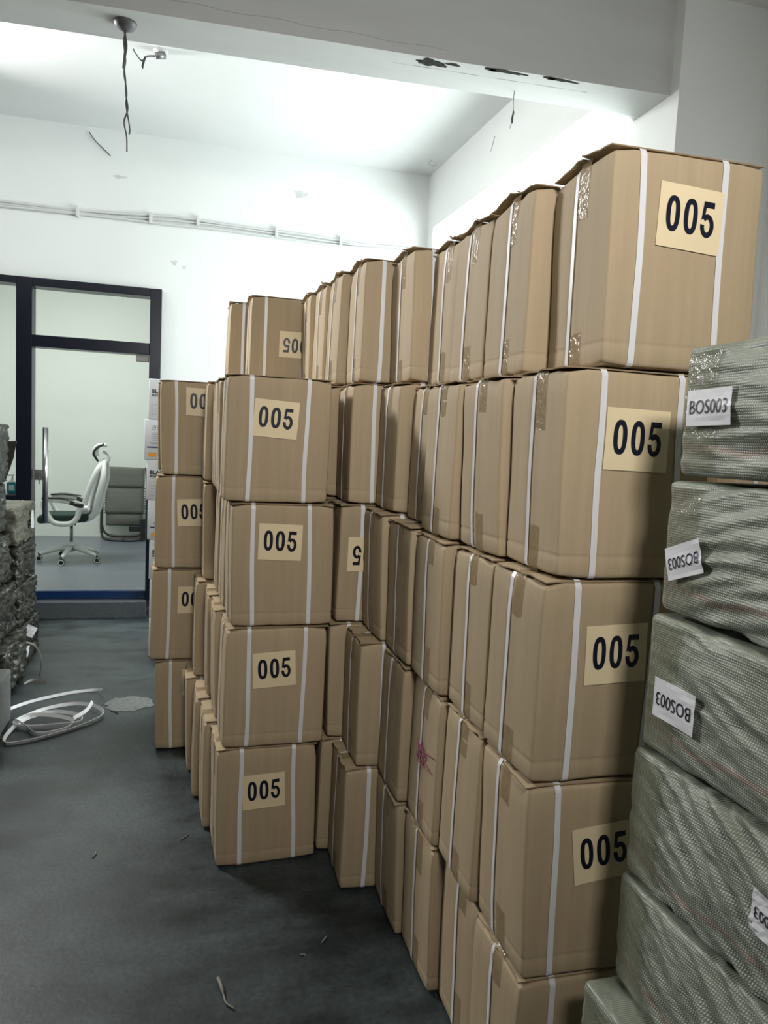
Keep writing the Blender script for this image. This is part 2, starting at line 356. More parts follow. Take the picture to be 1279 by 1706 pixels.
# beams and pillars
bm = prism([(-3.2, 3.90), (3.0, 3.575), (3.0, 3.855), (-3.2, 4.18)], 3.42, CZ + .02, axis='Z')
mb = struct(obj('trim_1', bm, M['beam']), 'grey concrete ceiling beam crossing the room')
def blob(cx, cy, rx, ry, z, seed, n=26, th=.003):
    rg = random.Random(seed); ph = [rg.uniform(0, 6.28) for _ in range(4)]
    poly = []
    for k in range(n):
        a = 2 * PI * k / n; q = 1 + .16 * math.sin(3 * a + ph[0]) + .12 * math.sin(5 * a + ph[1]) + .10 * math.sin(9 * a + ph[2]) + rg.uniform(-.1, .1)
        poly.append((cx + rx * q * math.cos(a), cy + ry * q * math.sin(a)))
    return poly
def beam_y(x): return 3.732 - .0524 * x           # lower front edge of the beam
for cx, rx, ry, dy, sd in ((1.13, .07, .030, .045, 1), (1.235, .03, .010, .03, 2), (1.50, .10, .013, .018, 3), (1.43, .03, .012, .02, 6), (1.80, .085, .010, .016, 4), (1.74, .03, .012, .014, 5)):
    o = obj('bare_patch', prism(blob(cx, beam_y(cx) + dy, rx, ry, 0, sd), 3.417, 3.424, axis='Z'), M['chip'], mb)
o = obj('crack', tube([(-.1 + .1 * k, beam_y(-.1 + .1 * k) - .001, 3.49 + .006 * math.sin(k * 1.7) - .002 * k) for k in range(14)], .0011, 5), M['patch'], mb)
o = obj('crack', tube([(.95 + .08 * k, beam_y(.95 + .08 * k) + .10, 3.420 + .001 * math.sin(k * 2.3)) for k in range(14)], .0012, 5), M['patch'], mb)
sb = struct(obj('trim_2', prism([(2.03, 6.56), (2.36, 6.56), (2.455, 3.88), (2.125, 3.86)], 3.424, CZ + .02, axis='Z'), M['ceil']), 'white side beam running to the back wall')
for k, (x, y, z) in enumerate(((2.075, 5.2, 3.75), (2.085, 4.9, 3.8))):
    obj('crack', tube([(x, y + .02 * i, z - .03 * i + .01 * math.sin(i * 3)) for i in range(4)], .003, 5), M['patch'], sb)
struct(obj('trim_3', bx(2.035, 2.40, 6.40, 6.56, 0, 3.425), M['wall']), 'white corner pier under the side beam')
pil = struct(obj('trim_4', bx(2.405, 3.02, 3.535, 3.95, 0, CZ + .02), M['wall']), 'broad white pillar at the right carrying the beam')
obj('bare_patch', prism([(p[0], p[1]) for p in blob(3.70, 3.12, .03, .055, 0, 9)], 2.400, 2.4065, axis='X'), M['patch'], pil)
# step in front of the office and office shell
struct(obj('trim_5', bx(-2.75, -.29, 6.44, 6.75, 0, .135, bev=.004), M['step']), 'dark speckled step under the office door')
struct(obj('floor_office', bx(-3.2, 1.2, 6.75, 10.7, .02, .115), M['office_floor']), 'grey office floor behind the glass')
struct(obj('wall_office_back', bx(-3.4, 1.4, 10.6, 10.75, 0, 3.7), M['office_wall']), 'pale office back wall seen through the glass')
struct(obj('wall_office_left', bx(-3.35, -3.2, 6.75, 10.6, 0, 3.7), M['office_wall']))
struct(obj('wall_office_right', bx(1.2, 1.35, 6.75, 10.6, 0, 3.7), M['office_wall']))
struct(obj('ceiling_office', bx(-3.35, 1.35, 6.75, 10.75, 3.65, 3.75), M['office_wall']))

# office front: frame, door, side light
dr = struct(thing('door_1', 'glass office door in a dark navy frame', 'door', (0, 0, 0))); del dr['category']
obj('door_post', bx(-1.295, -1.180, 6.50, 6.66, .135, 2.70, bev=.004), M['frame'], dr)
obj('door_post', bx(-.300, -.210, 6.50, 6.66, .135, 2.70, bev=.004), M['frame'], dr)
obj('head_rail', bx(-1.180, -.300, 6.50, 6.66, 2.635, 2.70, bev=.004), M['frame'], dr)
obj('transom_rail', bx(-1.180, -.300, 6.50, 6.66, 2.17, 2.262, bev=.004), M['frame'], dr)
obj('transom_pane', bx(-1.180, -.300, 6.585, 6.595, 2.262, 2.635), M['glass'], dr)
obj('door_pane', bx(-1.168, -.304, 6.575, 6.587, .205, 2.165), M['glass'], dr)
obj('bottom_rail', bx(-1.170, -.302, 6.555, 6.605, .138, .205, bev=.003), M['rail'], dr)
h = obj('pull_handle', tube([(-1.078, 6.505, .775), (-1.078, 6.505, 1.54)], .021, 16), M['steel'], dr)
obj('handle_stud', tube([(-1.078, 6.51, .98), (-1.078, 6.60, .98)], .011, 10), M['steel'], h)
obj('handle_stud', tube([(-1.078, 6.51, 1.35), (-1.078, 6.60, 1.35)], .011, 10), M['steel'], h)
lk = obj('lock_plate', bx(-1.168, -1.095, 6.555, 6.607, 1.115, 1.200, bev=.004), M['dark_steel'], dr)
obj('lock_cylinder', tube([(-1.127, 6.535, 1.163), (-1.127, 6.56, 1.163)], .016, 14), M['steel'], lk)
obj('key', bx(-1.132, -1.126, 6.525, 6.545, 1.085, 1.150, bev=.001), M['dark_steel'], lk)
obj('hinge_clamp', bx(-.405, -.306, 6.555, 6.607, 2.115, 2.162, bev=.003), M['dark_steel'], dr)
sl = struct(thing('window_3', 'fixed glass side light left of the office door', 'window', (0, 0, 0))); del sl['category']
obj('head_rail', bx(-2.75, -1.297, 6.50, 6.66, 2.645, 2.70, bev=.004), M['frame'], sl)
obj('sill_rail', bx(-2.75, -1.297, 6.50, 6.74, .93, .992, bev=.004), M['frame'], sl)
obj('pane', bx(-2.75, -1.297, 6.565, 6.575, .992, 2.645), M['glass'], sl)
obj('lower_panel', bx(-2.75, -1.297, 6.53, 6.64, .135, .93), M['frame'], sl)

# ------------------------------------------------------------------ cartons
W, DP, HB = .36, .25, .43
BODY = (W / 2, DP / 2, .2118)
RR = .009
class Variant: pass
VAR = []
def make_variant(seed, lifted=0.0):
    rg = random.Random(seed); v = Variant()
    bxl, byl = rg.uniform(-.002, .004), rg.uniform(-.003, .005)
    off = Vector((rg.uniform(0, 50), rg.uniform(0, 50), rg.uniform(0, 50)))
    shx, shy = rg.uniform(-.006, .006), rg.uniform(-.003, .003)
    corner = (rg.choice((-1, 1)), -1, rg.choice((-1, 1))); ck = rg.uniform(.3, 1.0)
    hz = BODY[2]; zc = hz + .0020
    def D(p, off=off):
        nx, ny, nz = p.x / BODY[0], p.y / BODY[1], p.z / hz
        q = Vector(p)
        q.x += math.copysign(min(1, abs(nx)) ** 6, nx) * bxl * max(0, 1 - ny * ny) * max(0, 1 - nz * nz)
        q.y += math.copysign(min(1, abs(ny)) ** 6, ny) * byl * max(0, 1 - nx * nx) * max(0, 1 - nz * nz)
        f = Vector((p.x * 9, p.y * 9, p.z * 6)) + off
        q.x += .0022 * noise.noise(f); q.y += .0022 * noise.noise(f + Vector((7, 3, 1)))
        c = max(0, corner[0] * nx) ** 8 * max(0, corner[1] * ny) ** 8 * max(0, corner[2] * nz) ** 12 * ck
        q.x -= corner[0] * .010 * c; q.y -= corner[1] * .010 * c
        if abs(nz) > .72: # scored flap line near the edge
            s = max(0, 1 - abs(abs(p.z) - (hz - .047)) / .004); q.x -= math.copysign(.0012 * s, nx) if abs(nx) > .9 else 0; q.y -= math.copysign(.0012 * s, ny) if abs(ny) > .9 else 0
        if abs(nx) > .9:     # crumpled upper and lower edges of the short sides
            e = noise.noise(Vector((p.y * 26, nx * 4, nz * 3)) + off)
            if nz > .93: q.z -= .0065 + .0075 * e; q.x -= math.copysign(.002 + .003 * e, nx)
            elif nz < -.93: q.z += .003 + .004 * e
        if abs(ny) > .9:
            e = noise.noise(Vector((p.x * 20, ny * 4, nz * 3)) - off)
            if nz > .93: q.z -= .0025 + .003 * e
            elif nz < -.93: q.z += .002 + .0025 * e
        q.x += shx * nz; q.y += shy * nz; q.z += zc
        return q
    v.D = D
    v.body = to_mesh('body', rbox(BODY, RR, (8, 6, 9), D, extra_z=(-hz + .043, -hz + .047, -hz + .051)), M['card'], True)
    # two top flaps meeting over the middle, short ends ragged
    v.flaps = []
    zt = zc + hz
    for s in (-1, 1):
        bm = bmesh.new(); nx_, ny_ = 10, 5; top = []; bot = []
        lift = lifted * rg.uniform(.5, 1.0); e0, e1 = rg.uniform(-.004, .007), rg.uniform(-.004, .007)
        for i in range(nx_ + 1):
            a = -1 + 2 * i / nx_; rowt = []; rowb = []
            for j in range(ny_ + 1):
                t = j / ny_
                x = a * (W / 2 - .001) + (shx) + ((-e0 if i == 0 else e1 if i == nx_ else 0) + rg.uniform(-.004, .004) * (1 if i in (0, nx_) else 0))
                y = s * (DP / 2 - .004) * (1 - t) + s * .0015 * t + shy
                z = zt + .0006 + lift * t ** 1.5 * (.75 + .25 * a * rg.choice((1, 1, -1)) if i in (0, nx_) else .6 + .3 * noise.noise(Vector((x * 12, s, seed))))
                if i in (0, nx_) and not lifted: z -= rg.uniform(0, .0035)
                if j == 0: z -= .0015
                rowt.append(bm.verts.new((x, y, z + .0028))); rowb.append(bm.verts.new((x, y, z)))
            top.append(rowt); bot.append(rowb)
        for i in range(nx_):
            for j in range(ny_):
                bm.faces.new((top[i][j], top[i + 1][j], top[i + 1][j + 1], top[i][j + 1])); bm.faces.new((bot[i][j], bot[i][j + 1], bot[i + 1][j + 1], bot[i + 1][j]))
        for i in range(nx_):
            for j in (0, ny_): bm.faces.new((top[i][j], top[i + 1][j], bot[i + 1][j], bot[i][j])).material_index = 1
        for j in range(ny_):
            for i in (0, nx_): bm.faces.new((top[i][j], top[i][j + 1], bot[i][j + 1], bot[i][j])).material_index = 1
        v.flaps.append(to_mesh('flap', bm, [M['card'], M['card_edge']]))
    # straps
    def loop(axis, c, wd, off):
        """ribbon around the carton in the plane across axis, at coordinate c"""
        bm = bmesh.new(); u = 1 if axis == 0 else 0; hu = BODY[u] + .0; hv = hz
        path = []
        def side(fr, to, n): return [tuple(fr[k] + (to[k] - fr[k]) * i / n for k in (0, 1)) for i in range(n)]
        cs = [(-hu, -hv), (hu, -hv), (hu, hv), (-hu, hv)]
        r = .012
        for k in range(4):
            p, q = cs[k], cs[(k + 1) % 4]; d = Vector((q[0] - p[0], q[1] - p[1])).normalized()
            a = (p[0] + d.x * r, p[1] + d.y * r); b = (q[0] - d.x * r, q[1] - d.y * r); path += side(a, b, 6) + [b]
            cen = Vector((q[0] - d.x * r, q[1] - d.y * r)); nrm = Vector((d.y, -d.x)); cen = cen - nrm * r
            for m_ in (1, 2, 3):
                an = m_ / 4 * PI / 2; pt = cen + nrm * r * math.cos(an) + d * r * math.sin(an); path.append((pt.x, pt.y))
        n = len(path); rings = []
        for k, (pu, pv) in enumerate(path):
            pa, pb = path[(k - 1) % n], path[(k + 1) % n]; t = Vector((pb[0] - pa[0], pb[1] - pa[1])).normalized(); nr = Vector((t.y, -t.x))
            ring = []
            wob = .0025 * math.sin(pv * 9 + seed + c * 20)
            for (dw, dn) in ((-wd / 2, off), (wd / 2, off), (wd / 2, off + .0008), (-wd / 2, off + .0008)):
                e = dn + (.0036 if pv > hv - .003 else 0)
                base = [0, 0, 0]; base[axis] = c + wob + dw; base[u] = pu; base[2] = pv
                q = D(Vector(base)); nv = [0, 0, 0]; nv[u] = nr.x * dn; nv[2] = (e if pv > hv - .003 else (-.0007 if pv < -hv + .001 else nr.y * dn))
                ring.append(bm.verts.new(q + Vector(nv)))
            rings.append(ring)
        for k in range(n):
            a, b = rings[k], rings[(k + 1) % n]
            for m_ in range(4): bm.faces.new((a[m_], a[(m_ + 1) % 4], b[(m_ + 1) % 4], b[m_]))
        return to_mesh('strap', bm, M['strap'])
    cl = -W / 2 + rg.uniform(.066, .088); crr = cl + rg.uniform(.186, .200); v.sx = (cl, crr)
    v.straps = [loop(0, cl, .0145, .0016), loop(0, crr, .0145, .0016), loop(1, rg.uniform(.0, .03), .0125, .0022)]
    # packing tape over the seams, running down both short sides
    v.tapes = []
    ty = rg.uniform(-.022, -.008); tw = .047
    for top in (1, -1):
        bm = bmesh.new(); ln = rg.uniform(.07, .125); pts = []
        zz = [hz - ln + (ln - .006) * i / 4 for i in range(5)]
        left = [(-BODY[0], z) for z in zz] + [(-BODY[0] + .004, hz)]
        mid = [(-BODY[0] + .03 + (W - .06) * i / 6, hz) for i in range(7)]
        right = [(BODY[0] - .004, hz)] + [(BODY[0], z) for z in zz[::-1]]
        rings = []
        for k, (x, z) in enumerate(left + mid + right):
            ring = []
            for dy in (-tw / 2, 0, tw / 2):
                jag = rg.uniform(-.004, .004) if k in (0, len(left + mid + right) - 1) else 0
                q = D(Vector((x, ty + dy, (z + jag) * top)))
                if z >= hz - 1e-6: q.z = zc + hz * top
                if z >= hz - 1e-6: q.z += .0036 * top if top > 0 else -.0004
                if abs(x) > BODY[0] - .005: q.x += math.copysign(.0008, x)
                ring.append(bm.verts.new(q))
            rings.append(ring)
        for a, b in zip(rings, rings[1:]):
            for m_ in (0, 1): bm.faces.new((a[m_], a[m_ + 1], b[m_ + 1], b[m_]))
        v.tapes.append(to_mesh('tape', bm, M['tape'], True))
    return v
for s in range(7): VAR.append(make_variant(11 + s))
TOPV = [make_variant(60 + s, lifted=.030) for s in range(4)]
def label_mesh(v, cx, cz, rot, lw=.153, lh=.125, dh=.070):
    """kraft sticker with 005 on the front face"""
    bm = bmesh.new(); c, s = math.cos(rot), math.sin(rot)
    def P(x, z, e):
        q = v.D(Vector((cx + x * c - z * s, -BODY[1], cz + x * s + z * c - BODY[2] - .002))); q.y -= e; return q
    n = 5; g = [[bm.verts.new(P(-lw / 2 + lw * i / n, -lh / 2 + lh * j / n, .0026)) for j in range(n + 1)] for i in range(n + 1)]
    for i in range(n):
        for j in range(n): bm.faces.new((g[i][j], g[i + 1][j], g[i + 1][j + 1], g[i][j + 1]))
    vs, fs = digits_005(dh); q = [bm.verts.new(P(x, z + .004, .0030)) for x, z in vs]
    for f in fs: bm.faces.new([q[i] for i in f]).material_index = 1
    me = to_mesh('label', bm, [M['paper'], M['ink']]); return me
GROUP = 'strapped brown cartons'
nbox = [0]
def carton(corner, z, rot, label, vi=None, top=False, sx=1.0, sz=1.0, lab=None):
    i = nbox[0]; nbox[0] += 1
    v = (TOPV[(i if vi is None else vi) % 4] if top else VAR[(i * 3 + 1 if vi is None else vi) % 7])
    r = math.radians(rot); c, s = math.cos(r), math.sin(r); hw, hd = W / 2 * sx, DP / 2
    ctr = (corner[0] + hw * c - hd * s, corner[1] + hw * s + hd * c, z)
    t = thing('carton', label, 'carton', ctr, r, GROUP); t.scale = (sx, 1, sz)
    link('body', v.body, t)
    for f in v.flaps: link('flap', f, t)
    for f in v.tapes: link('tape', f, t)
    for f in v.straps: link('strap', f, t)
    if lab:
        l = link('label', label_mesh(v, *lab), t); l['label'] = 'kraft paper sticker printed 005'
    return t
LV = ['floor-level', 'second-layer', 'third-layer', 'fourth-layer', 'top-layer']
def lev(n, top): return LV[n]
# main block: columns one behind the other along the aisle, nearest first: y, unit height, x of the left edge per layer, name
COLS = [
    (1.350, .430, [.705, .703, .700, .722, .789], 'nearest column beside the green bales'),
    (1.612, .430, [.722, .697, .700, .704, .746], 'second column from the green bales'),
    (1.874, .431, [.689, .685, .674, .686, .752], 'third column from the green bales'),
    (2.136, .434, [.665, .658, .661, .718, .770], 'fourth column from the green bales'),
    (2.398, .438, [.550, .584, .643, .675, .706], 'fifth column from the green bales'),
    (2.660, .440, [.512, .530, .550, .576, .601], 'sixth column from the green bales'),
    (2.925, .441, [.53, .53, .54, .54, .567], 'seventh column from the green bales'),
    (3.190, .442, [.53, .53, .54, .54, .555], 'eighth column from the green bales'),
    (3.455, .443, [.53, .53, .54, .54, .535], 'ninth column from the green bales'),
]
ROT = {(0, 0): 0, (0, 1): -.6, (0, 2): .6, (0, 3): -.3, (0, 4): -1.6, (1, 4): -1.0, (4, 4): .6, (4, 0): -.6, (1, 3): 0, (2, 3): 0}
# cx, cz, tilt of the 005 sticker on the front face
LAB = {(0, 4): (.004, .302, -3), (0, 3): (-.008, .288, -1), (0, 2): (.004, .275, 2), (0, 1): (.012, .272, 6), (5, 2): (-.072, .250, 180)}
for ci, (y, uh, xs, nm) in enumerate(COLS):
    for k in range(5):
        rot = ROT.get((ci, k), PR.uniform(-.7, .7))
        lb = LAB.get((ci, k)); lab = (lb[0], lb[1], math.radians(lb[2])) if lb else None
        if lab and ci == 0: text = 'tan carton with 005 sheet, %s of the nearest column beside the green bales' % lev(k, 0)
        elif lab: text = 'tan carton with upside-down 005 sheet half hidden, third layer just past the front stack'
        else: text = 'tan strapped carton, %s of the %s' % (lev(k, 0), nm)
        carton((xs[k], y), uh * k, rot, text, top=(k == 4), sx=.945 if ci == 0 else 1.0, sz=uh / HB, lab=lab)
# row of stacks standing out into the aisle
ROWS = [
    (2.612, .440, [.135, .151, .163, .132], 'front stack standing out into the aisle'),
    (2.893, .441, [.094, .128, .153, .122], 'stack just behind the front 005 stack'),
    (3.158, .443, [.062, .106, .140, .118], 'third stack in the row of the front one'),
    (3.424, .446, [.033, .059, .087, .087], 'stack just before the far left 005 stack'),
    (3.690, .449, [-.115, -.142, -.131, -.112], 'far left stack beside the white cartons'),
    (3.965, .450, [-.105, -.115, -.118, -.135], 'hindmost stack behind the far left one'),
]
RL = {(0, 3): (-.013, .285, -3), (0, 2): (-.012, .297, -2), (0, 1): (-.007, .28, 3), (0, 0): (-.012, .27, 2),
      (4, 3): (.012, .335, -1), (4, 2): (-.002, .262, 2), (4, 1): (.020, .285, 0), (4, 0): (.024, .325, 0)}
for ri, (y, uh, xs, nm) in enumerate(ROWS):
    for k in range(4):
        lb = RL.get((ri, k)); lab = (lb[0], lb[1], math.radians(lb[2])) if lb else None
        rot = (2.8, 2.2, 1.8, .8)[k] if ri == 0 else (2.0, 1.6, 1.4, .8)[k] if ri == 1 else PR.uniform(.4, 1.0)
        kk = 'topmost' if k == 3 else ['floor-level', 'second-layer', 'third-layer'][k]
        text = 'tan carton%s, %s of the %s' % (' with 005 sheet' if lab else '', kk, nm)
        carton((xs[k], y), uh * k, rot, text, sz=uh / HB, lab=lab)
for y, uh, nm in ((3.725, .449, 'stack right of the far left 005 stack'), (3.990, .450, 'stack right of the hindmost left stack')):
    for k in range(4): carton((.268, y + .01), uh * k, .6, 'tan carton, %s of the %s' % (LV[k], nm), sz=uh / HB)
carton((.292, 3.725), 1.797, .5, 'tan carton with upside-down 005 sheet on top of the block at its far left', top=True, lab=(.035, .205, math.radians(180)))
carton((.205, 3.985), 1.801, .5, 'tan carton, last and leftmost of the top layer against the white wall', top=True)
# stack of cartons behind the green bales
for k in range(4): carton((1.63, 1.95), .479 * k, 0, 'tan carton, %s of the stack behind the green bales' % LV[k], sz=.479 / HB)
# pink marker scribble on one carton side
bm = tube([(.6800 + .0004 * math.sin(k), 1.965 + .018 * math.sin(k * 2.1) + .0035 * k * (1 if k % 7 else -1), .655 + .030 * math.sin(k * 1.27) + .012 * math.sin(k * 3.3)) for k in range(22)], .0013, 5)
pk_parent = [o for o in COL.objects if o.get('label', '').startswith('tan strapped carton, second-layer of the third column')][0]
bpy.context.view_layer.update()
o = obj('marker_scribble', bm, M['pink'], pk_parent); o.matrix_parent_inverse = pk_parent.matrix_world.inverted(); o['label'] = 'pink marker scribble'

# ------------------------------------------------------------------ green woven bales
def bale(label, xl, yfar, z0, z1, ang, seed, xw=.64, ln=.60, rot=0, sheet=None, tape=True, amp=.012):
    rg = random.Random(seed); h = (z1 - z0); half = (xw / 2, ln / 2, h / 2 - .0015); r = .014
    ca, sa = math.cos(ang), math.sin(ang); off = Vector((seed * 3.1, seed * 1.7, 0))
    # folds fan out from a gather on the side
    def D(p):
        q = Vector(p); nx, ny, nz = p.x / half[0], p.y / half[1], p.z / half[2]
        u = p.y * ca + p.z * sa; t = -p.y * sa + p.z * ca
        f = noise.noise(Vector((u * 5, t * 30, 0)) + off); f2 = noise.noise(Vector((u * 9, t * 62, 3)) + off); f3 = noise.noise(Vector((p.x * 7, p.y * 7, p.z * 9)) + off)
        f4 = noise.noise(Vector((p.x * 30, p.y * 30, p.z * 40)) + off)
        d = amp * ((.5 - abs(f)) * 1.1 - .35) + amp * .5 * f2 + .005 * f3 + .0022 * f4
        calm = 1 - .75 * max(0, min(1, (ny - .55) / .3))     # smoother where tape binds the far end
        d *= calm
        bulge = .012 * max(0, 1 - ny * ny) * max(0, 1 - nz * nz)
        q.x += math.copysign(min(1, abs(nx)) ** 6, nx) * (d + bulge - .004)
        q.y += math.copysign(min(1, abs(ny)) ** 6, ny) * (d * .6 + .003 * f3)
        e = abs(nz) ** 6
        q.z += math.copysign(e, nz) * (min(0, d * .5) - .003)
        q.z += .003 * noise.noise(Vector((p.y * 4, seed, p.x * 4))) * (1 - .5 * e)
        return q
    t = thing('bale', label, 'bale', (xl + xw / 2, yfar - ln / 2, z0), math.radians(rot), 'green woven bales')
    zo = Vector((0, 0, half[2] + .002))
    obj('wrapping', rbox(half, r, (14, 84, 44), lambda p: D(p) + zo), M['woven'], t, True)
    if tape:
        bm = bmesh.new(); ny_, nz_ = 10, 22; g = []
        for i in range(ny_ + 1):
            row = []
            for j in range(nz_ + 1):
                p = round_pt((-half[0], half[1] - .012 - .085 * i / ny_, -half[2] + .012 + (2 * half[2] - .024) * j / nz_), half, r)
                q = D(p) + zo; q.x -= .0028; row.append(bm.verts.new(q))
            g.append(row)
        for i in range(ny_):
            for j in range(nz_): bm.faces.new((g[i][j], g[i + 1][j], g[i + 1][j + 1], g[i][j + 1]))
        obj('tape_band', bm, M['clear_tape'], t, True)['label'] = 'clear tape wrapped round the far end'
    if sheet:
        cy, cz, rt, sw, sh = sheet; rt = math.radians(rt); c, s = math.cos(rt), math.sin(rt); bm = bmesh.new()
        def P(x, z, e):
            yy = cy - (x * c - z * s); zz = cz + x * s + z * c
            lp = Vector((-half[0], yy - (yfar - ln / 2), zz - z0 - zo.z)); lp.y = max(-half[1] + .02, min(half[1] - .004, lp.y))
            q = D(lp) + zo; q.x = q.x * .35 + (-half[0] - .0095) * .65 - .0035 - e; return q
        n = 8; g = [[bm.verts.new(P(-sw / 2 + sw * i / n, -sh / 2 + sh * j / n, 0)) for j in range(n + 1)] for i in range(n + 1)]
        for i in range(n):
            for j in range(n): bm.faces.new((g[i][j], g[i + 1][j], g[i + 1][j + 1], g[i][j + 1]))
        vs, fs = text_mesh('BOS003', sw * .30, .0, .88); q = [bm.verts.new(P(x, z, .0009)) for x, z in vs]
        for f in fs: bm.faces.new([q[i] for i in f]).material_index = 1
        obj('label', bm, [M['white_paper'], M['ink']], t)['label'] = 'white paper sheet printed BOS003'
    return t
R_ = math.radians
bale('green woven bale with upright BOS003 sheet, topmost of the right stack', 0.835, 1.149, 1.512, 1.743, R_(4), 1, sheet=(1.063, 1.632, 0, 0.110, 0.060))
bale('green woven bale with upside-down BOS003 sheet near its bottom corner, second from top', 0.832, 1.167, 1.268, 1.511, R_(-10), 2, sheet=(1.090, 1.374, 199, 0.097, 0.058), rot=-.5)
bale('green woven bale with slanted upside-down BOS003 sheet, third from top', 0.830, 1.186, 1.009, 1.267, R_(14), 3, sheet=(1.081, 1.122, 180, 0.112, 0.070), amp=.009)
bale('green woven bale with diagonal folds, fourth from top of the right stack', 0.830, 1.204, 0.752, 1.008, R_(24), 4, sheet=(0.823, 0.894, 178, 0.084, 0.065), amp=.016)
bale('green woven bale with diagonal folds, fifth from top of the right stack', 0.830, 1.214, 0.526, 0.751, R_(26), 5, amp=.016)
bale('green woven bale low in the stack, its top corner jutting out towards the cartons', 0.774, 1.226, 0.262, 0.524, R_(10), 6)
bale('green woven bale on the floor under the right stack', 0.786, 1.218, 0.000, 0.260, R_(10), 7)

# ------------------------------------------------------------------ white cartons by the office door
def white_carton(x, y, z, h, label, art):
    t = thing('white_carton', label, 'carton', (x + .16, y + .13, z), 0, 'white printed cartons')
    obj('body', rbox((.16, .13, h / 2), .006, (2, 2, 2), lambda p: p + Vector((0, 0, h / 2))), M['white_carton'], t, True)
    bm = bmesh.new(); YF = -.1312
    def put(vs, fs, cx, cz, mi, e=0):
        q = [bm.verts.new((cx + a, YF - e, cz + b)) for a, b in vs]
        for f in fs: bm.faces.new([q[i] for i in f]).material_index = mi
    def rect(x0, x1, z0, z1, mi): put([(x0, z0), (x1, z0), (x1, z1), (x0, z1)], [(0, 1, 2, 3)], -.16, 0, mi)
    def txt(s, size, x0, z, mi, b=0):
        vs, fs = text_mesh(s, size, b); m = min(p[0] for p in vs); put([(p[0] - m, p[1]) for p in vs], fs, -.16 + x0, z, mi)
    if art == 0:
        txt('BLACK', .036, .022, h - .085, 0, .0012); txt('POWDER', .021, .022, h - .112, 0, .0008)
        for k in range(4): txt('Powder in carton', .012, .022, .035 + .021 * (3 - k), 1)
    else:
        rect(.055, .085, h - .07, h - .067, 0); rect(.055, .085, h - .043, h - .040, 0); rect(.055, .058, h - .07, h - .04, 0); rect(.082, .085, h - .07, h - .04, 0)
        rect(.068, .072, h - .062, h - .049, 0); put([(0, 0), (.016, 0), (.008, .009)], [(0, 1, 2)], -.098, h - .055, 0)
        for k in range(5): rect(.05, .12, h - .09 - .012 * k, h - .087 - .012 * k, 1)
        rect(.04, .12, h - .160, h - .156, 0); rect(.02, .10, h - .19, h - .181, 2)
        st = []
        for k in range(28):
            a = 2 * PI * k / 28; r = 1.0 if k % 2 else .72; st.append((.034 * r * math.cos(a), .017 * r * math.sin(a)))
        put(st, [tuple(range(28))], -.16 + .055, .035, 3)
    obj('print', bm, [M['ink'], M['grey_ink'], M['blue_ink'], M['orange_ink']], t)
    return t
for k, (x, art, lb) in enumerate(((-.215, 0, 'white carton on the floor under the white stack'), (-.215, 1, 'white carton second from the floor of the white stack'),
        (-.222, 0, 'white carton low in the white stack, edge seen beside the door frame'), (-.237, 1, 'white carton with yellow burst under the second bold-print carton'),
        (-.248, 0, 'white carton with bold black print, third from top by the door'), (-.268, 1, 'white carton with orange starburst and arrow box, second from top by the door'), (-.244, 0, 'white carton with bold black print, topmost by the door'))):
    white_carton(x, 5.30, .2716 * k, .2706, lb, art)

# ------------------------------------------------------------------ office chair seen through the glass
ch = thing('office_chair', 'white swivel chair with mesh back, headrest and green seat behind the glass', 'chair', (-1.165, 8.62, .115))
base = obj('hub', lathe([(.03, .10), (.036, .11), (.036, .19), (.028, .21)], 18), M['white_plastic'], ch)
for k in range(5):
    a = math.radians(-100 + 72 * k); c, s = math.cos(a), math.sin(a)
    l = obj('base_leg', tube([(c * .02, s * .02, .145), (c * .12, s * .12, .135), (c * .22, s * .22, .105), (c * .31, s * .31, .078)], [.032, .027, .022, .017], 10), M['white_plastic'], ch)
    cp = Vector((c * .315, s * .315, .032))
    bm = tube([cp + Vector((0, -.022, 0)), cp + Vector((0, .022, 0))], .031, 16)
    add_tube(bm, [cp + Vector((0, 0, .02)), cp + Vector((-.005, 0, .06))], .009, 8)
    w_ = obj('caster', bm, M['black'], ch)
    bm = tube(spline([cp + Vector((.026 * math.cos(b), -.023, .026 * math.sin(b))) for b in [2 * PI * q / 8 for q in range(8)]], 3, True), .004, 6)
    obj('caster_rim', bm, M['white_plastic'], w_)
obj('gas_lift', tube([(0, 0, .18), (0, 0, .44)], .017, 14), M['dark_steel'], ch)
obj('tilt_lever', tube([(0, -.02, .425), (.05, -.08, .40)], .008, 8), M['black'], ch)
bm = rbox((.25, .245, .045), .035, (8, 8, 2), lambda p: Vector((p.x - .055 + .02 * (p.z < 0) * 0, p.y, p.z + .475 + .025 * (p.x / .25) ** 2 * (1 if p.x > 0 else .3) - .02 * max(0, -p.x / .25) ** 3)))
obj('seat', bm, M['green_fabric'], ch, True)
def arm(sy):
    y = sy * .265
    bm = tube(spline([(-.23, y, .665), (-.235, y, .62), (-.20, y, .53), (-.13, y, .44), (.02, y, .435), (.09, y, .50), (.115, y, .58), (.20, y, .60)], 5), .029, 10)
    add_tube(bm, spline([(-.24, y, .665), (-.12, y, .675), (.02, y, .655), (.14, y, .605), (.21, y, .575)], 5), .022, 10)
    a = obj('armrest', bm, M['white_plastic'], ch)
    obj('arm_pad', tube(spline([(-.25, y, .692), (-.1, y, .704), (.06, y, .683)], 5), .02, 8, flat=(.035, .009)), M['black'], a)
    obj('arm_pad', tube([(.02, y - .012, .655), (.15, y - .012, .618)], .022, 10), M['black'], a)
arm(-1); arm(1)
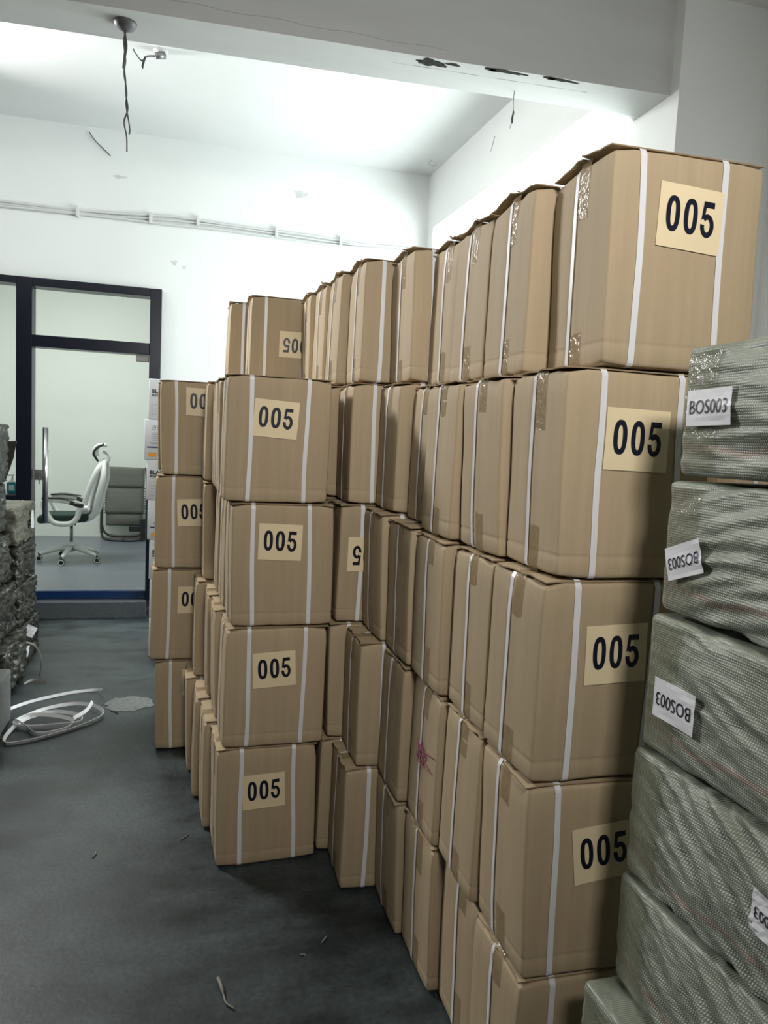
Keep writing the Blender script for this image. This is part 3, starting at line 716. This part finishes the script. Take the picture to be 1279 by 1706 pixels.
for sy in (-1, 1):
    obj('back_frame', tube(spline([(.13, sy * .15, .46), (.24, sy * .19, .52), (.285, sy * .22, .70), (.335, sy * .21, .92), (.33, sy * .12, 1.07), (.34, 0, 1.095)], 6), .031, 10), M['white_plastic'], ch)
    obj('back_frame', tube(spline([(.16, sy * .15, .47), (.15, sy * .21, .60), (.20, sy * .225, .80), (.275, sy * .2, 1.0), (.33, sy * .1, 1.08)], 6), .029, 10), M['white_plastic'], ch)
bm = bmesh.new(); rows = []
for i in range(11):
    t = i / 10; z = .56 + .50 * t; wd = .19 - .06 * t ** 3; x0 = .20 + .12 * t
    rows.append([bm.verts.new((x0 + .035 * (1 - (2 * j / 8 - 1) ** 2) * 1.0, wd * (2 * j / 8 - 1), z)) for j in range(9)])
for i in range(10):
    for j in range(8): bm.faces.new((rows[i][j], rows[i][j + 1], rows[i + 1][j + 1], rows[i + 1][j])).smooth = True
o = obj('back_mesh', bm, M['mesh_grey'], ch); md = o.modifiers.new('thick', 'SOLIDIFY'); md.thickness = .006
obj('lumbar_bar', tube([(.255, -.0, .55), (.275, 0, .75), (.315, 0, .95)], .014, 8), M['black'], ch)
obj('headrest_post', tube(spline([(.335, 0, 1.06), (.375, 0, 1.12), (.355, 0, 1.17), (.31, 0, 1.19)], 5), .016, 10), M['white_plastic'], ch)
hd = obj('headrest', tube(spline([(.335, -.13, 1.275), (.262, -.14, 1.23), (.232, -.145, 1.17), (.275, -.13, 1.09)], 5), .012, 8), M['black'], ch)
bm = bmesh.new(); rows = []
for i in range(9):
    t = i / 8; a = math.radians(60 + 150 * t)
    rows.append([bm.verts.new((.315 + .082 * math.cos(a) + .02 * abs(2 * j / 6 - 1) ** 2 * -1, .135 * (2 * j / 6 - 1), 1.185 + .095 * math.sin(a))) for j in range(7)])
for i in range(8):
    for j in range(6): bm.faces.new((rows[i][j], rows[i][j + 1], rows[i + 1][j + 1], rows[i + 1][j])).smooth = True
o = obj('headrest_pad', bm, M['white_plastic'], ch); md = o.modifiers.new('thick', 'SOLIDIFY'); md.thickness = .028
# ------------------------------------------------------------------ folded recliner
rc = thing('folded_recliner', 'folded grey sling recliner with black tube frame against office wall', 'chair', (-.74, 10.22, .115))
for s in (-1, 1):
    obj('frame_tube', tube(spline([(s * .255, .05, .96), (s * .27, .02, .7), (s * .275, -.02, .35), (s * .26, -.05, .16), (s * .18, -.06, .08), (0, -.06, .065)], 6), .016, 10), M['black'], rc)
    obj('leg', tube(spline([(s * .285, .12, .62), (s * .29, .06, .3), (s * .275, 0, .075), (s * .2, -.12, .03), (0, -.13, .02)], 6), .017, 10), M['black'], rc)
def sling(z0, z1, y0, y1, hw, nm='sling'):
    bm = bmesh.new(); rows = []
    for i in range(9):
        t = i / 8; rows.append([bm.verts.new((hw * (2 * j / 8 - 1), y0 + (y1 - y0) * t - .018 * math.sin(PI * j / 8) * math.sin(PI * t), z0 + (z1 - z0) * t)) for j in range(9)])
    for i in range(8):
        for j in range(8): bm.faces.new((rows[i][j], rows[i][j + 1], rows[i + 1][j + 1], rows[i + 1][j])).smooth = True
    o = obj(nm, bm, M['sling'], rc); md = o.modifiers.new('thick', 'SOLIDIFY'); md.thickness = .008
sling(.36, .72, -.06, -.03, .235); sling(.20, .36, -.03, -.05, .225)
obj('pillow', rbox((.235, .035, .13), .03, (6, 2, 4), lambda p: p + Vector((0, -.02, .83)) + Vector((0, -.01 * math.cos(p.x * 6), 0))), M['sling'], rc, True)
sling(.66, .95, .0, .04, .24, 'sling')
bm = bmesh.new()
for s in (-1, 1):
    for k in range(11): add_tube(bm, [(s * .232, -.05, .37 + .032 * k), (s * .27, -.01, .36 + .032 * k)], .004, 5)
o = obj('bungee_cord', bm, M['black'], rc); o['kind'] = 'stuff'
obj('armrest', bx(.06, .25, -.10, -.05, .13, .21, bev=.015), M['black'], rc)
obj('armrest', bx(.20, .27, -.12, -.05, .02, .30, bev=.015), M['black'], rc)
# sanitiser pump bottle on the sill behind the side light
sn = thing('sanitiser_bottle', 'clear pump bottle of blue gel on the sill behind the glass', 'bottle', (-1.352, 6.665, .993))
obj('bottle', rbox((.041, .028, .046), .014, (3, 3, 3), lambda p: p + Vector((0, 0, .047))), M['sanitiser'], sn, True)
obj('shoulder', lathe([(.033, .088), (.030, .098), (.014, .108), (.013, .118)], 14), M['white_plastic'], sn)
bm = tube([(0, 0, .115), (0, 0, .15)], .007, 10); add_tube(bm, [(.012, 0, .152), (-.028, 0, .150), (-.034, 0, .140)], .007, 8)
obj('pump', bm, M['white_plastic'], sn)
obj('label', bx(-.02, .02, -.0292, -.028, .025, .07), M['white_paper'], sn)

# ------------------------------------------------------------------ dark wrapped bundles along the left
def bundle(label, xr, y0, y1, z0, z1, seed, m='dark_bag', wdt=.5, amp=.030, name='wrapped_bundle', cat='bundle', grp='dark wrapped bundles'):
    half = (wdt / 2, (y1 - y0) / 2 - .004, (z1 - z0) / 2 - .002); off = Vector((seed * 4.3, seed * 2.9, seed * 1.3))
    def D(p):
        nx, ny, nz = p.x / half[0], p.y / half[1], p.z / half[2]; q = Vector(p)
        wp = Vector((noise.noise(p * 9 + off), noise.noise(p * 9 - off), noise.noise(p * 8 + off * 2))) * .055; w2 = p + wp
        f = noise.noise(p * 7 + off); g = .5 - abs(noise.noise(Vector((w2.x * 22, w2.y * 24, w2.z * 9)) + off)); k = .5 - abs(noise.noise(Vector((w2.x * 20, (w2.y + w2.z) * 34, (w2.z - w2.y) * 15)) - off))
        d = 1.5 * amp * (.3 * f + 1.0 * (g - .35) + .9 * (k - .35))
        q.x += math.copysign(abs(nx) ** 4, nx) * (d - .006); q.y += math.copysign(abs(ny) ** 4, ny) * (min(d, .004) * .7); q.z += math.copysign(abs(nz) ** 4, nz) * (min(0, d) * .8 - .001)
        q.z += half[2] + .002
        return q
    t = thing(name, label, cat, (xr - wdt / 2, (y0 + y1) / 2, z0), 0, grp)
    obj('wrapping', rbox(half, .02, (22, 40, 26), D), M[m], t, True)
    return t
B1 = []
zs = [0, .27, .53, .79, 1.045]
for k in range(4):
    B1.append(bundle(['dark wrapped bundle on the floor at the far end of the left stack', 'dark wrapped bundle second from floor, far left stack by the door', 'dark crumpled bundle third from floor, far left stack by the door', 'pale olive sack on top of the far left stack by the door'][k],
        [-.955, -.975, -.985, -.985][k], 5.02, 5.60, zs[k], zs[k + 1], 20 + k, 'pale_bag' if k == 3 else 'dark_bag'))
zs = [0, .30, .60, .90, 1.20, 1.555]
for k in range(5):
    bundle(['dark wrapped bundle on the floor, second stack along the left', 'dark crumpled bundle second from floor at the left edge', 'dark crumpled bundle at mid-height at the left edge', 'black sheeted bundle below the topmost at the left edge', 'grey-black sheeted bundle, topmost at the left edge'][k],
        [-.925, -.985, -1.01, -1.045, -1.03][k], 4.42, 5.0, zs[k], zs[k + 1], 40 + k, 'black_bag' if k > 2 else 'dark_bag', amp=.022 if k > 2 else .03)
# loose corner of black sheeting poking out
bm = bmesh.new(); P4 = [(-1.14, 4.97, 1.44), (-.992, 5.01, 1.452), (-1.008, 5.0, 1.35), (-1.05, 4.98, 1.22), (-1.14, 4.97, 1.14)]
prism([(p[0], p[2]) for p in P4], 5.004, 5.010, bm)
tag(obj('sheeting_corner', bm, M['black_bag']), 'loose pointed corner of black sheeting sticking out of the left stack', 'sheeting')
tag(obj('foam_block', rbox((.2, .13, .14), .012, (5, 5, 5), lambda p: p + Vector((-1.055, 4.06, .142)) + .004 * Vector((noise.noise(p * 30), noise.noise(p * 25), 0))), M['foam'], None, True), 'grey block at the left edge beside the coiled strap', 'block')
bundle('small green plastic bag at the left edge before the grey block', -.815, 3.50, 3.82, 0, .12, 77, 'green_bag', wdt=.3, name='plastic_bag', cat='bag', grp=None)
def slip(label, loc, rot, sx, sz):
    bm = bmesh.new(); g = [[bm.verts.new((-sx / 2 + sx * i / 3, .004 * math.sin(i * 1.4 + j), -sz / 2 + sz * j / 3)) for j in range(4)] for i in range(4)]
    for i in range(3):
        for j in range(3): bm.faces.new((g[i][j], g[i + 1][j], g[i + 1][j + 1], g[i][j + 1]))
    o = obj('paper_tag', bm, M['white_paper']); o.location = loc; o.rotation_euler = rot; md = o.modifiers.new('t', 'SOLIDIFY'); md.thickness = .001
    return tag(o, label, 'tag')
def slip_on(parent, loc, rot, sx, sz):
    o = slip('x', loc, rot, sx, sz); del o['category']; del o['label']; o.name = 'paper_tag'
    o.parent = parent; bpy.context.view_layer.update(); o.matrix_parent_inverse = parent.matrix_world.inverted()
slip_on(B1[0], (-.945, 5.18, .225), (.3, .5, .9), .085, .07)
slip_on(B1[0], (-.955, 5.10, .11), (.2, .1, 1.2), .06, .08)
slip_on(B1[3], (-.972, 5.40, .93), (0, .05, 1.5), .05, .12)
# ------------------------------------------------------------------ coil of strapping and scraps on the floor
def ribbon_obj(name, pts, wd, m, label, cat, n=10, th=.0026):
    P = spline(pts, n); bm = bmesh.new(); rings = []
    for i, p in enumerate(P):
        t = (P[min(i + 1, len(P) - 1)] - P[max(0, i - 1)]); t.z = 0; t.normalize(); s = Vector((-t.y, t.x, 0)); tilt = 1.0
        up = Vector((0, 0, 1)); wv = s * math.cos(tilt) * wd / 2 + up * math.sin(tilt) * wd / 2; nv = (s * -math.sin(tilt) + up * math.cos(tilt)) * th / 2
        c = p + Vector((0, 0, math.sin(tilt) * wd / 2))
        rings.append([bm.verts.new(c - wv - nv), bm.verts.new(c + wv - nv), bm.verts.new(c + wv + nv), bm.verts.new(c - wv + nv)])
    for a, b in zip(rings, rings[1:]):
        for k in range(4): bm.faces.new((a[k], a[(k + 1) % 4], b[(k + 1) % 4], b[k]))
    bm.faces.new(rings[0]); bm.faces.new(rings[-1][::-1])
    return tag(obj(name, bm, m), label, cat)
def px(x, y, z=0):
    d = RX * ((x - 639.5) / 1250) - UP * ((y - 853) / 1250) + FW; t = (z - 1.55) / d.z; return Vector((d.x * t, d.y * t, z))
ribbon_obj('strap_coil', [(-.90, 4.33, .002), (-.80, 4.45, .002), (-.62, 4.57, .002), (-.48, 4.60, .004), (-.44, 4.52, .03)], .017, M['strap'], 'single loose white strap end arching above the coil', 'strap')
coil = [(-.80, 4.20, .003), (-.70, 4.32, .003), (-.57, 4.37, .005), (-.45, 4.30, .012), (-.40, 4.17, .008), (-.50, 4.03, .003), (-.62, 3.93, .003), (-.74, 3.86, .003), (-.815, 3.86, .004), (-.825, 3.98, .006), (-.78, 4.14, .012), (-.66, 4.23, .014),
        (-.53, 4.17, .016), (-.50, 4.07, .014), (-.62, 4.05, .010), (-.74, 4.05, .008), (-.82, 4.08, .014), (-.77, 4.17, .022), (-.66, 4.16, .022), (-.54, 4.08, .02), (-.56, 3.99, .012), (-.68, 3.95, .008), (-.75, 4.04, .014), (-.82, 4.12, .024)]
ribbon_obj('strap_coil', coil, .019, M['strap'], 'coil of loose white strapping on the dark floor', 'strap')
ribbon_obj('strap_tail', [(-.53, 4.06, .036), (-.48, 4.16, .040), (-.46, 4.25, .055)], .019, M['strap'], 'short free end of white strap crossing the coil', 'strap')
ribbon_obj('strap_scrap', [(-.93, 4.98, .20), (-.88, 5.0, .17), (-.84, 4.96, .09), (-.845, 4.94, .0)], .012, M['debris'], 'curved grey strap tail hanging from the left bundles', 'strap')
ribbon_obj('strap_scrap', [(-.90, 4.76, .005), (-.86, 4.82, .01), (-.78, 4.80, .003)], .012, M['debris'], 'small grey strap scrap on the floor by the left bundles', 'strap')
def flat_scrap(name, poly, m, label, cat, th=.0025):
    return tag(obj(name, prism(poly, .0005, th, axis='Z'), m), label, cat)
rg = random.Random(3)
flat_scrap('paper_scrap', [(-.27 + .13 * math.cos(2 * PI * k / 22) * (1 + rg.uniform(-.18, .18)), 4.37 + .12 * math.sin(2 * PI * k / 22) * (1 + rg.uniform(-.2, .15))) for k in range(22)], M['sheet'], 'pale torn paper patch on the floor beside the far left stack', 'scrap')
tag(obj('tape_scrap', tube(spline([(px(363, 1634) + Vector((0, 0, .008))), px(368, 1648) + Vector((0, 0, .010)), px(373, 1664) + Vector((0, 0, .006)), px(377, 1675) + Vector((0, 0, .006)), px(390, 1683) + Vector((0, 0, .005))], 5), [.006 if k < 8 else .003 for k in range(21)], 6), M['debris']), 'twisted scrap of beige tape on the near floor', 'scrap')
for k, (x, y, dx, dy, lb) in enumerate(((300, 1400, 14, -9, 'tiny pale sliver on the floor by the front 005 stack'), (535, 1572, 8, -11, 'tiny curled sliver on the floor before the block'), (185, 1186, 12, 4, 'tiny dark chip on the floor near the coil'), (500, 1592, 9, 3, 'tiny grey flake on the middle of the floor'), (160, 1420, -6, 10, 'thin grey thread on the floor at the left'))):
    a, b = px(x, y), px(x + dx, y + dy); m_ = (a + b) / 2 + Vector((.006, .004, .003))
    tag(obj('floor_scrap', tube([a + Vector((0, 0, .002)), m_, b + Vector((0, 0, .002))], .0022, 6), M['sheet' if k != 2 else 'chip']), lb, 'scrap')

# ------------------------------------------------------------------ cables on the back wall
cables = [
    ([(-3.0, 3.24), (-1.408, 3.255), (-.851, 3.253), (-.174, 3.290), (.0, 3.288), (.496, 3.275), (.998, 3.270), (1.416, 3.250), (1.70, 3.258), (2.02, 3.262)], .010, 'upper white cable run along the back wall'),
    ([(-3.0, 3.20), (-1.408, 3.218), (-.629, 3.228), (-.25, 3.225), (.2, 3.232), (.597, 3.225), (1.208, 3.212), (1.69, 3.232), (2.02, 3.24)], .011, 'lower white cable run along the back wall'),
    ([(-3.0, 3.215), (-1.408, 3.236), (-.7, 3.238), (-.1, 3.262), (.3, 3.262), (.8, 3.248), (1.3, 3.236), (1.7, 3.245), (2.02, 3.252)], .008, 'middle white cable run along the back wall')]
for P, r, lb in cables:
    cb = tag(obj('wall_cable', tube(spline([(x, 6.55 - r - .001, z) for x, z in P], 6), r, 8), M['white_cable']), lb, 'cable', 'white cables on the back wall')
    if lb.startswith('upper'):
        for x, z in ((-.86, 3.235), (-.31, 3.25), (.06, 3.27), (.70, 3.255), (1.25, 3.245)):
            obj('cable_clip', bx(x - .012, x + .012, 6.515, 6.55, z - .035, z + .05, bev=.003), M['white_cable'], cb)
# ceiling rose with dangling wires under the beam
rs = thing('ceiling_rose', 'dark round ceiling fitting under the beam with dangling wires', 'light fitting', (-.31, 3.865, 3.42))
obj('rose_plate', lathe([(.052, 0), (.050, -.008), (.040, -.024), (.018, -.034), (.012, -.036)], 24), M['cable'], rs)
wp = [[(0, 0, -.03), (.002, 0, -.09), (-.004, -.004, -.18), (.004, 0, -.25), (.006, 0, -.31), (.016, 0, -.38), (.0, 0, -.44), (.012, 0, -.50), (.015, 0, -.57)],
      [(.006, 0, -.03), (-.006, .002, -.08), (.003, .004, -.16), (-.003, 0, -.22), (.010, .003, -.30), (.008, 0, -.36), (.018, .002, -.42), (.026, 0, -.47), (.024, 0, -.49)],
      [(-.004, .003, -.03), (.006, 0, -.10), (0, -.002, -.15), (-.006, 0, -.20)]]
for k, P in enumerate(wp): obj('wire', tube(spline(P, 5), .0042 if k < 2 else .006, 6), M['cable'], rs)
obj('wire', tube(spline([(.035, -.02, -.01), (.055, -.05, .03), (.06, -.075, .10), (.05, -.08, .20), (.03, -.085, .30)], 5), .004, 6), M['cable'], rs)
lf = thing('broken_lamp_holder', 'broken lamp holder with bent wire on the far ceiling', 'light fitting', (-.20, 5.12, CZ))
obj('holder', tube([(.02, 0, -.02), (-.035, -.02, -.045)], [.026, .018], 12), M['dark_steel'], lf)
obj('mount', lathe([(.045, 0), (.043, -.008), (.02, -.014)], 16), M['patch'], lf)
obj('wire', tube(spline([(-.03, -.02, -.045), (-.08, -.03, -.06), (-.11, -.03, -.09), (-.15, -.03, -.05), (-.16, -.03, -.03)], 5), .005, 6), M['cable'], lf)
obj('wire', tube(spline([(-.09, -.03, -.065), (-.105, -.03, -.12), (-.10, -.03, -.13)], 5), .007, 6), M['black'], lf)
dw = thing('dangling_wire', 'thin wire with dark tip hanging from the beam at right', 'wire', (1.63, 3.845, 3.42))
obj('wire', tube([(0, 0, .002), (-.002, 0, -.06), (.002, 0, -.11)], .0018, 6), M['cable'], dw)
obj('wire_tip', tube([(.002, 0, -.10), (-.004, 0, -.14), (-.002, 0, -.165)], [.003, .005, .004], 6), M['black'], dw)
tw_ = tag(obj('loose_wire', tube(spline([(-.78, 6.54, 3.86), (-.74, 6.53, 3.80), (-.68, 6.535, 3.75), (-.62, 6.54, 3.70)], 5), .004, 6), M['cable']), 'short loose wire on the upper back wall at left', 'wire')
sn2 = thing('wire_stub', 'small wire stub on the far ceiling corner near the side beam', 'wire', (1.93, 6.2, CZ))
obj('wire', tube(spline([(0, 0, 0), (-.03, 0, -.03), (.02, 0, -.04), (.04, 0, -.015)], 5), .005, 6), M['patch'], sn2)
# wall and ceiling scuffs: filled patches
wb = [o for o in COL.objects if o.name == 'wall_back'][0]
for cx, cz, rx, rz, sd in ((-.55, 3.55, .05, .012, 1), (-.12, 2.93, .022, .02, 2), (-.04, 2.90, .014, .012, 3), (.9, 3.6, .05, .03, 4)):
    obj('filler_patch', prism(blob(cx, cz, rx, rz, 0, sd), 6.548, 6.552), M['patch'], wb)
